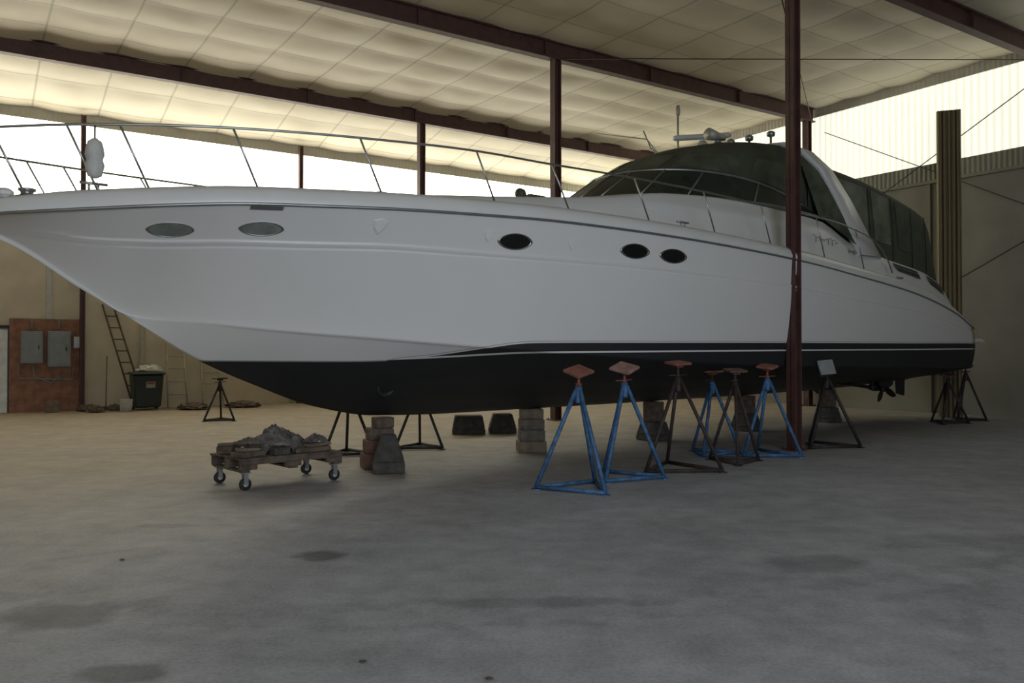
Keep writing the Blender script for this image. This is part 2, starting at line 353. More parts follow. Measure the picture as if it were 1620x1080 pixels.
for i,(a0,o0,a1,o1) in enumerate(((11.1,14.6,19.7,8.95),(11.1,8.95,19.7,14.55))):
    rod('bracing_rod',W(a0,o0,8.0+.04*(i%2)),W(a1,o1,8.0+.04*(i%2)),'thin dark bracing rod beneath the ceiling')
b=MB(); n=9
poly=[]
for i in range(2*n+1):
    poly.append((-.25+.5*i/(2*n),.035*(1 if i%2 else 0)+.05))
poly+=[(.25,-.05),(-.25,-.05)]
b.extr(poly,7.1,Matrix.Rotation(math.pi,3,'Z'),(0,0,3.55))
b.obj('corrugated_downpipe_cover','post',loc=pxfloor(1503,19.2),rz=math.radians(-20),label='tall olive-tan corrugated metal upright by the side wall',cat='metal panel')
# ---------------------------------------------------------------- BOAT
TB=math.radians(40.0)
boat=empty('motor_yacht',(-1.64,10.8,0),TB,'large white motor yacht with black bottom and green canvas','boat')
H=[#u    bs   zs   bc   zc   zk   zp   crease drop
(-4.75,.06,2.75,.01,2.735,2.72,1.40,.03),
(-4.3,.62,2.775,.012,2.60,2.58,1.40,.10),
(-3.6,1.05,2.84,.015,2.16,2.14,1.40,.25),
(-3.14,1.27,2.885,.02,1.88,1.86,1.405,.30),
(-2.5,1.50,2.94,.42,1.80,1.45,1.41,.33),
(-1.8,1.70,2.97,.78,1.72,1.13,1.405,.35),
(-1.0,1.90,3.00,1.15,1.655,.835,1.40,.36),
(-.2,2.04,3.02,1.45,1.59,.69,1.425,.39),
(1.0,2.20,3.04,1.78,1.50,.66,1.485,.42),
(3.0,2.35,3.015,2.05,1.38,.66,1.50,.42),
(6,2.40,2.906,2.17,1.27,.67,1.52,.40),
(8,2.40,2.756,2.18,1.23,.68,1.53,.37),
(10,2.35,2.58,2.15,1.2,.70,1.54,.30),
(12,2.25,2.27,2.1,1.17,.74,1.555,.2),
(13.1,2.15,2.0,2.05,1.16,.78,1.56,.1)]
bs,zs,bc,zc,zk,zp,cr=[interp(H,i) for i in range(1,8)]
def topside(u,z):
    z0=zc(u)+.01; z1=zs(u); t=max(0,min(1,(z-z0)/max(1e-4,z1-z0)))
    kf=sstep(3.5,-3.5,u); p=1.0+.2*kf
    b0=bc(u)+.05*sstep(-3.0,-1.5,u)
    bb=b0+(bs(u)-b0)*(t**p if t>0 else 0)+.05*sstep(0,4,u)*math.sin(math.pi*t)
    zcr=z1-cr(u); w=.016*sstep(-4.5,-3.5,u)
    if z>zcr+.01: bb-= w*max(0,(1-(z-zcr-.01)/max(.01,(z1-zcr-.01))))
    elif z>zcr-.05 and z<zcr-.035: bb-=.006
    return bb
us=list(np.concatenate([np.linspace(-4.75,-3,22),np.linspace(-3,2,41)[1:],np.linspace(2,13.1,45)[1:]]))
rows=[];wz=[];bz=[]
def section(u):
    pts=[]; K=zk(u);C=zc(u);BC=bc(u)
    for t in [i/12 for i in range(12)]+[.975,1.0]:
        st=.02*(1 if t in (4/12,8/12) else 0)*sstep(-2,-.5,u)
        pts.append((BC*t, K+(C-K)*t - st*0.8 - (.04*math.sin(math.pi*t)*sstep(-3,-1,u))*(C-K)))
    pts.append((topside(u,C+.01),C+.008))
    pts.append((topside(u,C+.03),C+.03))
    zcr=zs(u)-cr(u); s=min(1,cr(u)/.3); c0=C+.03
    zl=[c0+(zcr-.07*s-c0)*i/14 for i in range(1,15)]
    zl+=[zcr-.055*s,zcr-.0485*s,zcr-.036*s,zcr-.03*s,zcr-.006*s,zcr+.004*s,zcr+.014*s,zcr+.03*s]
    z=zcr+.03*s
    zl+=[z+(zs(u)-z)*i/6 for i in range(1,7)]
    for zz in zl: pts.append((topside(u,zz),zz))
    return pts
for u in us:
    sec=section(u); r=[(u,p[0],p[1]) for p in reversed(sec)]+[(u,-p[0],p[1]) for p in sec[1:]]
    rows.append(r)
    P=zp(u); th=.125*sstep(-.6,.9,u)
    for p in r: wz.append(p[2]-P); bz.append(p[2]-P-th+(.03 if u<-.6 else 0))
mb=MB(); mb.grid(rows)
last=len(rows)-1; nc=len(rows[0])
mb.f.append(tuple(last*nc+j for j in range(nc))); mb.m.append(0); mb.sm.append(False)
hull=mb.obj('hull','hull',parent=boat,fixn=True)
for nm,arr in (('wz',wz),('bz',bz)):
    at=hull.data.attributes.new(nm,'FLOAT','POINT'); at.data.foreach_set('value',arr)
D=[#u   bt   zt
(-4.75,.02,2.88),(-3.5,.4,3.04),(-2.2,.75,3.17),(-1,1.0,3.32),(1,1.35,3.50),(2.2,1.45,3.62),(3,1.55,3.72),(3.8,1.68,3.84),(5,1.85,3.88),(7.4,1.98,3.80),(8.4,2.04,3.48),(9.3,2.10,3.32),(11.3,2.10,3.10),(12.3,2.02,2.80),(13.1,1.95,2.25)]
bt,zt=interp(D,1),interp(D,2)
rows=[]
for u in us:
    q=min(1,bs(u)/.9); b0=bs(u); z0=zs(u); g=z0+.19*(.5+.5*q)*(1-.6*sstep(11,13.1,u)); ins=.36-.16*sstep(8.5,10,u); T=min(bt(u),b0-ins*q); Z=max(zt(u),g+.005)
    half=[(b0,z0),(b0+.01*q,z0+.05*q),(b0-.03*q,g-.05*q),(b0-min(.10,ins*.3)*q,g),(b0-ins*.5*q,g),(b0-ins*.67*q,g-.03*q),
          (max(T+.03,0),g-.02),(T,g+.02),(T-.06*q,g+(Z-g)*.5),(T-.13*q,Z-.05*min(1,(Z-g)/.1)),(T-.22*q,Z-.01),(T*.6,Z+.04*q),(T*.3,Z+.06*q),(0,Z+.07*q)]
    rows.append([(u,-p[0],p[1]) for p in half]+[(u,p[0],p[1]) for p in reversed(half[:-1])])
mb=MB(); mb.grid(rows); last=len(rows)-1; nc=len(rows[0]); mb.f.append(tuple(last*nc+j for j in range(nc))); mb.m.append(0); mb.sm.append(False)
mb.obj('deck','deckwhite',parent=boat)
for sg in (-1,1):
    MB().tube([(u,sg*(bs(u)+.010),zs(u)) for u in us],.016,8).obj('rub_rail','rubrail',parent=boat,label='grey metal rub rail')
def onhull(u,z,off): 
    return (u,-(topside(u,z)+off),z)
def porthole(u,z,w,h,m):
    n=32
    def ring(k,off):
        r=[]
        for i in range(n):
            t=2*math.pi*i/n; x=math.cos(t); sy=math.sin(t)
            y=math.copysign(abs(sy)**1.25,sy)
            r.append(onhull(u+x*w/2*k,z+y*h/2*k,off))
        return r
    b=MB(); b.grid([ring(1.10,.0),ring(1.08,.014),ring(.98,.016),ring(.94,.008)],wrap=True)
    o=b.obj('porthole','steel',parent=boat,label='oval porthole with metal rim')
    g=MB(); r0=ring(.96,.010); g.add(r0,[tuple(range(n))]); g.obj('pane',m,parent=o)
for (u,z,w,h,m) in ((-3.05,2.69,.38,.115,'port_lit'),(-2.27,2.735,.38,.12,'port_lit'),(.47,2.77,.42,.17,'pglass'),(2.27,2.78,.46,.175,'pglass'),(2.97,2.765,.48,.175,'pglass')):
    porthole(u,z,w,h,m)
for (u,z,w) in ((-1.15,2.82,.17),(.12,2.80,.13),(1.27,2.79,.15)):
    b=MB(); shp=[(-.5,.35),(.0,.5),(.5,.35),(.35,-.1),(.0,-.5),(-.35,-.1)]
    b.add([onhull(u+p[0]*w,z+p[1]*w,.004) for p in shp]+[onhull(u+p[0]*w*.8,z+p[1]*w*.8,.022) for p in shp],
      [tuple(range(6,12))]+[(i,(i+1)%6,6+(i+1)%6,6+i) for i in range(6)])
    b.obj('hull_vent','white',parent=boat,label='small white shield-shaped vent cover')
b=MB(); b.add([onhull(-2.45,2.925,.03),onhull(-2.15,2.935,.03),onhull(-2.15,2.905,.03),onhull(-2.45,2.895,.03)],[(0,1,2,3)]); b.obj('nameplate','steel',parent=boat,label='small chrome hull nameplate')
def onbottom(u,t):
    K=zk(u);C=zc(u); return (bc(u)*t, K+(C-K)*t)
y,z=onbottom(-.35,.42)
b=MB(); b.lathe([(.13,-.10),(.13,.02),(.10,.02),(.09,-.08)],(-.35,-y-.0,z+.0),axis=(0,-1,-.35),n=20); b.obj('bow_thruster','blackpaint',parent=boat,label='black bow thruster tunnel ring')
def ring(uf,ua,w,z,nn=33):
    r=[]
    for i in range(nn):
        t=-1+2*i/(nn-1); an=t*math.pi/2
        n=w*math.copysign(abs(math.sin(an))**.85,an); u=ua-(ua-uf)*max(0,math.cos(an))**.8
        r.append((u,-n,z(u) if callable(z) else z))
    return r
g0=ring(3.45,7.75,1.82,lambda u:3.88-.06*sstep(6,7.7,u))
zg=lambda u: 3.90+.49*max(0,1-max(0,(u-4.4)/3.35)**2.2)
g1=ring(4.25,7.8,1.62,zg)
MB().grid([g0,g1]).obj('windshield','glass',parent=boat,label='dark tinted curved windshield')
fr=MB(); fr.tube(g1,.022,6).tube(g0,.022,6)
for i in (4,8,11,14,16,18,21,24,28): fr.tube([g0[i],g1[i]],.014,6)
fr.obj('windshield_frame','rubrail',parent=boat)
r1=ring(4.27,8.0,1.60,lambda u: zg(u)+.0); r2=ring(5.0,8.0,1.50,4.78); r25=ring(5.6,8.0,1.38,5.0); r3=ring(6.2,8.0,1.20,5.15); r4=ring(7.0,8.0,.7,5.29); r5=ring(7.8,8.0,.05,5.32)
MB().grid([r1,r2,r25,r3,r4,r5]).obj('canvas_top','canvas',parent=boat,label='dark green canvas cockpit top')
def lerp(p,q,t): return tuple(p[i]+(q[i]-p[i])*t for i in range(3))
def outw(p,k): 
    v=Vector((p[0]-6.5,p[1],0)); v.normalize(); return (p[0]+v.x*k,p[1]+v.y*k,p[2]+k*.6)
for (i0,i1) in ((6,11),(12,15),(17,20),(21,26),(27,31)):
    rr=[]
    for tt in (.10,.5,.90):
        rr.append([outw(lerp(r1[i],r2[i],tt),.012) for i in range(i0,i1+1)])
    MB().grid(rr).obj('canvas_window','vinyl',parent=boat,label='clear vinyl canvas window')
AC=[(7.5,1.62,3.6,5.0),(8.2,1.74,3.45,4.93),(9.0,1.86,3.3,4.83),(10,1.93,3.2,4.68),(11.0,1.95,3.08,4.51),(11.35,1.95,3.05,4.43),(11.5,1.95,3.03,4.30),(11.62,1.94,3.0,4.0),(11.75,1.93,2.97,3.5),(11.85,1.92,2.95,3.05)]
w_,zb_,zt_=[interp(AC,i) for i in (1,2,3)]
rows=[]
for u in list(np.linspace(7.5,11.2,22))+[11.3,11.38,11.45,11.5,11.56,11.62,11.7,11.78,11.85]:
    w=w_(u);zb=zb_(u);z1=max(zt_(u),zb+.02); hh=z1-zb
    half=[(w,zb),(w*1.0,zb+hh*.25),(w*.995,zb+hh*.5),(w*.98,zb+hh*.72),(w*.955,zb+hh*.84),(w*.90,zb+hh*.92),(w*.80,zb+hh*.965),(w*.6,zb+hh*.99),(w*.3,z1),(0,z1)]
    rows.append([(u,-p[0],p[1]) for p in half]+[(u,p[0],p[1]) for p in reversed(half[:-1])])
MB().grid(rows).obj('aft_canvas','canvas',parent=boat,label='dark green canvas enclosure over the aft cockpit')
def acpt(u,f,off=.015):
    w=w_(u); zb=zb_(u); hh=zt_(u)-zb; return (u,-(w*(1.0-.02*max(0,f-.3)/.42)+off),zb+hh*f)
for (ua,ub,m_) in ((8.3,9.1,'vinyl2'),(9.22,9.85,'vinyl2'),(10.05,10.6,'vinyl')):
    MB().grid([[acpt(u,f) for u in np.linspace(ua+.12*(1-f),ub,5)] for f in (.2,.4,.6,.80)]).obj('canvas_window',m_,parent=boat,label='clear vinyl canvas window')
for u in (9.16,9.95,10.7,11.3):
    MB().tube([acpt(u,f,.012) for f in (0.02,.3,.6,.82)],.008,5).obj('canvas_seam','blackpaint',parent=boat)
for sg in (-1,1):
    L_=[(7.45,1.84,3.84),(7.45,1.70,4.25),(7.4,1.56,4.72),(7.35,1.38,5.02)]; R_=[(8.45,2.0,3.40),(8.1,1.93,4.05),(7.75,1.78,4.6),(7.5,1.52,5.0)]
    MB().grid([[(a[0]+(c[0]-a[0])*t,sg*(a[1]+(c[1]-a[1])*t),a[2]+(c[2]-a[2])*t) for t in (0,.33,.66,1)] for a,c in zip(L_,R_)]).obj('side_curtain','vinyl',parent=boat,label='translucent green side curtain')
ar=MB()
def leg(sg):
    st=[(8.55,9.35,2.00,3.22),(8.22,8.86,1.97,3.68),(7.90,8.42,1.90,4.2),(7.62,8.05,1.77,4.68),(7.40,7.78,1.55,5.00),(7.26,7.60,1.25,5.17)]
    rows=[]
    for (ua,ub,n,z) in st:
        th=.09
        rows.append([(ua,sg*n,z),(ua+.04,sg*(n+.02),z+.02),(ub-.04,sg*(n+.02),z+.02),(ub,sg*n,z),(ub-.04,sg*(n-th),z-.03),(ua+.04,sg*(n-th),z-.03)])
    return rows
L1=leg(-1); L2=leg(1)
top=[[(p[0],0,p[2]+.12) for p in L1[-1]]]
ar.grid(L1+top+list(reversed(L2)),wrap=True)
ar.obj('radar_arch','archwhite',parent=boat,label='white swept radar arch')
MB().tube([(7.35,1.1,5.22),(7.35,1.1,6.2)],.02,8).lathe([(.04,0),(.045,.1),(.03,.2)],(7.35,1.1,6.18),n=12).obj('mast_light','alu',parent=boat)
MB().lathe([(.13,0),(.15,.05),(.12,.22),(.05,.3)],(7.4,.55,5.28),n=16).box((7.4,.55,5.66),(1.3,.12,.10),R=Matrix.Rotation(math.radians(-20),3,'Z')@Matrix.Rotation(math.radians(-8),3,'Y'),bev=.03).obj('radar_scanner','deckwhite',parent=boat,label='pale open-array radar scanner')
MB().tube([(7.2,1.3,5.26),(7.0,1.6,5.75),(6.6,2.6,6.0)],.012,6).obj('whip_antenna','alu',parent=boat)
MB().tube([(7.2,1.2,5.26),(7.0,1.5,5.55),(6.9,1.6,5.9)],.015,6).obj('antenna_bracket','rubrail',parent=boat)
for n_,hh in ((.2,.36),(-.1,.24),(-.5,.24),(-.95,.22)):
    MB().lathe([(.02,0),(.02,hh*.5),(.07,hh*.6),(.08,hh*.85),(.04,hh)],(7.4,n_,5.24),n=14).obj('arch_light','rubrail',parent=boat,label='small dome light on the arch')
MB().lathe([(.05,0),(.11,.45)],(6.9,-.3,5.38),axis=(-1,0,0),n=14).obj('air_horn','alu',parent=boat)
def sidept(u,f,off):
    g=zs(u)+.19*(1-.6*sstep(11,13.1,u)); ins=.36-.16*sstep(8.5,10,u); T=min(bt(u),bs(u)-ins); Z=zt(u)
    y=T-(.12*f if f<.5 else .06+.07*(f-.5)*2)
    return (u,-(y+off),g+(Z-g)*f)
for (ua,ub) in ((9.7,10.75),(11.1,11.95)):
    o=MB(); rr=[[sidept(u,f,.02+.0) for u in np.linspace(ua+.7*(.85-f),ub+.3*(.85-f),9)] for f in (.52,.66,.8)]
    o.grid(rr); o=o.obj('engine_vent','vent',parent=boat,label='dark engine air intake louvre')
    MB().tube([sidept(u,.66,.03) for u in np.linspace(ua+.13,ub+.06,6)],.006,5).obj('louvre_slat','rubrail',parent=o)
MB().tube([sidept(u,.02,.03) for u in np.linspace(2.2,12.3,50)],.006,6).obj('coaming_trim','rubrail',parent=boat)
MB().box((13.68,0,1.74),(1.2,3.9,.12),bev=.05).obj('swim_platform','deckwhite',parent=boat)
for sg in (-1,1):
    n_=.85*sg
    sh=MB(); sh.tube([(8.6,n_,1.02),(11.7,n_,.72)],.035,10); sh.tube([(11.3,n_,.76),(11.3,n_,1.02)],.03,8,).lathe([(.06,-.1),(.07,0),(.06,.1)],(11.3,n_,.76),axis=(1,0,-.1),n=12)
    sh.obj('propeller_shaft','bronze',parent=boat)
    pr=MB(); pr.lathe([(.06,-.1),(.07,0),(.03,.12)],(11.75,n_,.715),axis=(1,0,-.1),n=14)
    for k in range(4):
        t=k*math.pi/2+.4; rad=Vector((0,math.cos(t),math.sin(t))); tan=Vector((.75,-math.sin(t)*.65,math.cos(t)*.65))
        rr=[]
        for q in np.linspace(0,1,6):
            wd=.05+.11*math.sin(math.pi*min(1,q*.85+.12)); c=Vector((11.75,n_,.715))+rad*(.05+.25*q)
            rr.append([c-tan*wd*(1 if q<1 else .3),c+rad*.01,c+tan*wd*(1 if q<1 else .3)])
        pr.grid(rr)
    pr.obj('propeller','bronze',parent=boat)
    MB().extr([(-.2,0),(.22,0),(.18,-.55),(-.12,-.5)],.05,Matrix.Rotation(math.pi/2,3,'X'),(12.5,n_,1.1)).obj('rudder','blackpaint',parent=boat)
RT=[(-4.95,.30,3.46),(-4.6,.55,3.51),(-3.6,1.12,3.60),(-2.6,1.50,3.66),(-1.4,1.78,3.71),(0,2.0,3.745),(1.0,2.1,3.73),(2.4,2.2,3.735),(3.7,2.26,3.72),(5.1,2.28,3.69),(6.9,2.28,3.66),(8.2,2.25,3.55),(9.0,2.22,3.30),(9.35,2.2,2.95)]
rn,rz_=interp(RT,1),interp(RT,2)
ul=list(np.linspace(-4.95,9.35,70))
port=[(u,-rn(u),rz_(u)) for u in ul]; stb=[(u,rn(u),rz_(u)) for u in ul]
b=MB(); b.tube(list(reversed(port))+[(-5.12,-.12,3.45),(-5.12,.12,3.45)]+stb,.013,7)
rail=b.obj('bow_rail','steel',parent=boat,label='stainless steel bow rail')
for sg in (-1,1):
    for u in (-4.5,-3.95,-3.55,-2.62,-1.4,-.05,1.0,2.35,3.7,5.05,6.6,7.9):
        ub=u+.28; g=zs(ub)+.18
        MB().tube([(u,sg*rn(u),rz_(u)),(ub,sg*(bs(ub)-.13*min(1,bs(ub))),g)],.011,6).obj('stanchion','steel',parent=rail)
MB().box((-4.75,0,2.87),(.75,.42,.10),bev=.04).obj('bow_pulpit','white',parent=boat)
MB().tube([(-5.25,0,2.85),(-4.5,0,2.97)],.025,8).extr([(-.22,0),(0,.1),(.22,0),(0,-.28)],.03,Matrix.Rotation(math.radians(60),3,'Y'),(-5.25,0,2.76)).obj('anchor','steel',parent=boat)
MB().lathe([(.10,0),(.10,.06),(.06,.07),(.06,.10),(.08,.11),(.08,.13)],(-4.1,0,2.98),n=16).obj('windlass','steel',parent=boat)
MB().box((-4.35,-.4,2.98),(.14,.12,.09),bev=.03).obj('bow_light','deckwhite',parent=boat)
for sg in (-1,1):
    for u in (-3.7,3.3,9.6):
        n_=bs(u)-.14; z=zs(u)+.2
        MB().tube([(u-.12,sg*n_,z+.05),(u+.12,sg*n_,z+.05)],.014,6).tube([(u-.04,sg*n_,z-.02),(u-.04,sg*n_,z+.05)],.012,6).tube([(u+.04,sg*n_,z-.02),(u+.04,sg*n_,z+.05)],.012,6).obj('mooring_cleat','rubrail',parent=boat)
MB().box((2.75,.2,3.84),(.40,.26,.12),bev=.03).lathe([(.05,0),(.08,.05),(.08,.12),(.05,.15)],(2.45,.1,3.87),axis=(-1,-.3,0),n=16).tube([(2.42,.1,3.66),(2.42,.1,3.85)],.025,8).obj('searchlight','vinyl',parent=boat,label='dark deck searchlight housing')
MB().box((0,0,3.5),(.6,.6,.05),bev=.02).obj('deck_hatch','vinyl',parent=boat)
def script(u0,z0,ln,h,name):
    pts=[]
    n=90
    for i in range(n):
        t=i/(n-1); u=u0+ln*t+.035*math.sin(t*38); z=z0+h*.5*math.sin(t*38+1.2)*(.55+.45*math.cos(t*9))-.25*h*t
        g=zs(u)+.19; f=(z-g)/(zt(u)-g); p=sidept(u,f,.012); pts.append((u,p[1],z))
    MB().tube(pts,.005,5).obj(name,'gold',parent=boat,label='gold script boat name lettering')
script(7.15,3.42,.75,.14,'name_lettering'); script(8.2,3.28,.3,.08,'name_lettering')
Rb=Matrix.Rotation(TB,3,'Z'); O=Vector((-1.64,10.8,0))
def BW(u,y,z): return O+Rb@Vector((u,y,z))
fe=empty('boat_fender',BW(-3.72,-rn(-3.72)+.09,3.08),0,'white wrapped boat fender hanging from the bow rail','fender')
MB().lathe([(.02,0),(.06,.02),(.075,.07),(.085,.12),(.07,.17),(.085,.22),(.075,.29),(.06,.34),(.02,.37)],(0,0,.03),n=18).obj('fender_body','bag',parent=fe)
MB().tube([(0,0,.4),(0,0,.52)],.01,5).obj('fender_rope','rope',parent=fe)
# ---------------------------------------------------------------- jack stands
def stand(p,h,R,rz,fm,pm,label,tilt=.25,sm='orange',group='boat jack stands',padrz=.78,ps=.25):
    rz=math.radians(rz)
    e=empty('jack_stand',p,rz,label,'boat stand',group)
    hub=h*.84; ft=[(R*math.cos(a),R*math.sin(a)) for a in (math.radians(90),math.radians(210),math.radians(330))]
    for (x,y) in ft:
        MB().tube([(x,y,.025),(x*.06,y*.06,hub)],.024,6).obj('leg',fm,parent=e)
    b=MB()
    for i in range(3):
        a=ft[i]; c=ft[(i+1)%3]; b.tube([(a[0],a[1],.03),(c[0],c[1],.03)],.024,6)
    for (x,y) in ft: b.box((x,y,.006),(.09,.09,.012))
    b.obj('base_frame',fm,parent=e)
    MB().lathe([(.035,hub-.14),(.04,hub-.12),(.04,hub+.04)],(0,0,0),n=12).obj('hub_sleeve',fm,parent=e)
    s=MB(); s.lathe([(.018,hub),(.018,h-.03)],(0,0,0),n=10).lathe([(.035,hub+.045),(.035,hub+.075)],(0,0,0),n=8).tube([(-.12,0,hub+.06),(.12,.02,hub+.07)],.009,6)
    s.obj('screw',sm,parent=e)
    Rm=Matrix.Rotation(-rz,3,'Z')@Matrix.Rotation(tilt,3,'X')@Matrix.Rotation(padrz,3,'Z')
    MB().box((0,0,h),(ps,ps,.035),R=Rm,bev=.008).box(Rm@Vector((0,0,-.035))+Vector((0,0,h)),(.1,.1,.03),R=Rm).obj('pad',pm,parent=e,label='square plywood pad')
    return e
stand((.73,9.1,0),1.29,.47,92,'blue','redpad','blue steel jack stand with reddish-orange pad',tilt=.38,padrz=.7)
stand((1.34,9.9,0),1.31,.47,25,'blue','pinkpad','blue steel jack stand with worn pink pad',tilt=.38,padrz=.9,ps=.27)
stand((2.12,10.6,0),1.36,.56,4,'rust','redpad','dark rusty jack stand with red pad',tilt=.12,sm='rust',padrz=.5)
stand((2.95,12.25,0),1.22,.42,30,'blue','redpad','blue steel jack stand tucked under the hull',tilt=.08,sm='rust')
stand((3.05,11.35,0),1.25,.38,50,'rust','woodr','dark rusty jack stand among the blue ones',tilt=.12,sm='rust',padrz=.2)
stand((3.72,12.1,0),1.29,.48,0,'blue','redpad','blue steel jack stand beside the steel column',tilt=.2,padrz=.9)
stand((5.0,13.2,0),1.26,.50,12,'dark','greypad','black steel jack stand with pale grey pad',tilt=1.1,sm='dark',padrz=.1)
stand((9.2,17.55,0),1.02,.42,20,'dark','woodr','black steel jack stand under the stern',sm='dark')
stand((9.97,18.25,0),1.2,.4,10,'dark','woodr','black steel jack stand beneath the swim platform',sm='dark')
stand((-6.4,18.2,0),.93,.36,15,'dark','dark','small black jack stand on open floor near the back wall',sm='dark',tilt=0)
stand((-2.4,12.2,0),1.1,.42,15,'dark','wood','black jack stand bracing the bow',sm='dark')
stand((-1.45,13.0,0),1.1,.42,5,'dark','wood','black jack stand bracing the far side of the bow',sm='dark')
# ---------------------------------------------------------------- keel blocks
def pier(p,w,d,h,m,label,rz=0,top=.6):
    b=MB(); b.box((0,0,h*.15),(w,d,h*.3),bev=.015); b.box((0,0,h*.65),(w*.98,d*.98,h*.7),taper=top,bev=.015)
    return b.obj('concrete_pier_block',m,loc=p,rz=rz,label=label,cat='concrete block',group='tapered concrete pier blocks')
def block(p,s,m,label,rz=0,name='keel_block'):
    return MB().box((0,0,s[2]/2),s,bev=.012).obj(name,m,loc=p,rz=rz,label=label,cat='support block',group='keel support blocks')
p=Vector((-1.72,10.75,0)); 
block(p+Vector((-.02,.05,0)),(.42,.34,.2),'woodr','red-brown timber keel block on the floor',.35)
block(p+Vector((0,.05,.2)),(.38,.32,.17),'woodr','red-brown timber keel block in a stack',.4)
block(p+Vector((0,.05,.37)),(.32,.3,.15),'wood','dark wood keel block near the hull',.35)
block(p+Vector((.04,.05,.52)),(.24,.22,.14),'wood','dark wood block touching the keel',.5)
pier((-1.54,10.37,0),.40,.32,.48,'concb','dark concrete pier block with sloped sides beside the stack',.15,.45)
p=Vector((.29,12.55,0))
block(p,(.42,.34,.17),'wood2','brown timber keel block on the floor',.15)
block(p+Vector((0,0,.17)),(.38,.36,.17),'concl','brown-grey concrete keel block',.1)
block(p+Vector((.0,0,.34)),(.34,.34,.16),'concl','brown-grey concrete keel block',.2)
block(p+Vector((0,0,.5)),(.34,.3,.15),'wood2','tan timber block under the keel',.1)
pier((-.80,15.3,0),.6,.4,.34,'concb','dark tapered concrete block on the floor',.1,.85)
pier((-.18,15.5,0),.5,.4,.36,'concb','dark tapered concrete block on the floor',.1,.7)
for uu in (5.3,8.0,11.0):
    q=BW(uu,0,0); pier(q,.46,.40,.32,'concb','dark tapered concrete block under the keel',.6,.75)
    block(q+Vector((0,0,.32)),(.26,.26,zk(uu)-.33),'wood','dark timber block under the keel',.6)
# ---------------------------------------------------------------- pallet dolly
DZ=math.radians(42); OD=Vector((-2.72,9.65,0)); RD=Matrix.Rotation(DZ,3,'Z')
dl=empty('pallet_dolly',OD,DZ,'weathered wooden pallet dolly on black casters','dolly')
Lx,Ly=1.25,.8
for i in range(7):
    MB().box((0,-Ly/2+.06+i*(Ly-.12)/6,.335),(Lx+random.uniform(-.04,.04),.095,.022),bev=.004).obj('deck_board','wood',parent=dl)
for y in (-Ly/2+.04,0,Ly/2-.04):
    MB().box((0,y,.299),(Lx,.05,.05)).box((-Lx/2+.1,y,.25),(.2,.05,.06)).box((0,y,.25),(.2,.05,.06)).box((Lx/2-.1,y,.25),(.2,.05,.06)).obj('stringer','wood',parent=dl)
for x in (-Lx/2+.06,0,Lx/2-.06):
    MB().box((x,0,.209),(.1,Ly,.02),bev=.004).obj('bottom_board','wood',parent=dl)
for sx in (-1,1):
    for sy in (-1,1):
        x=sx*(Lx/2-.08);y=sy*(Ly/2-.06)
        c=MB(); c.box((x,y,.19),(.1,.08,.012)).box((x,y-.028,.125),(.05,.006,.12)).box((x,y+.028,.125),(.05,.006,.12))
        c=c.obj('caster','conduit',parent=dl)
        MB().lathe([(.055,-.022),(.066,-.016),(.066,.016),(.055,.022)],(x,y,.067),axis=(0,1,0),n=22).obj('wheel','rubber',parent=c)
        MB().lathe([(.028,-.024),(.028,.024)],(x,y,.067),axis=(0,1,0),n=16).obj('wheel_hub','hub',parent=c)
def DW(x,y,z): return OD+RD@Vector((x,y,z))
for (x,y,z,sx,sy,sz,r,m) in ((-.46,-.22,.347,.32,.22,.06,.25,'wood'),(-.46,-.22,.408,.26,.12,.04,-.3,'wood2'),(-.12,-.30,.347,.20,.14,.09,.1,'concb'),(.28,-.29,.347,.46,.12,.06,.05,'wood'),
      (.36,-.28,.408,.36,.09,.04,.2,'wood2'),(-.50,.2,.347,.20,.2,.09,.5,'wood'),(.50,.10,.347,.20,.24,.06,-.25,'concb'),(.50,.12,.408,.34,.06,.035,.8,'woodr'),(-.50,.18,.438,.26,.07,.035,-.2,'wood2'),(-.42,-.20,.449,.05,.34,.03,.5,'wood')):
    block(DW(x,y,z),(sx,sy,sz),m,'rough timber offcut piled on the dolly',DZ+r,'timber_offcut')['group']='timber offcuts on the dolly'
import bmesh
def blob(name,loc,sc,m,label,cat,seed,amp=.35,freq=3,sub=4):
    bm=bmesh.new(); bmesh.ops.create_icosphere(bm,subdivisions=sub,radius=1)
    for v in bm.verts:
        n=noise.fractal(Vector(v.co)*freq+Vector((seed,0,0)),.8,2.2,4)
        v.co*=1+amp*n
        if v.co.z<0: v.co.z*=.12
        v.co=Vector((v.co.x*sc[0],v.co.y*sc[1],v.co.z*sc[2]))
    me=bpy.data.meshes.new(name); bm.to_mesh(me); bm.free(); me.materials.append(M[m])
    o=bpy.data.objects.new(name,me); COL.objects.link(o); o.location=loc; tag(o,label,cat); return o
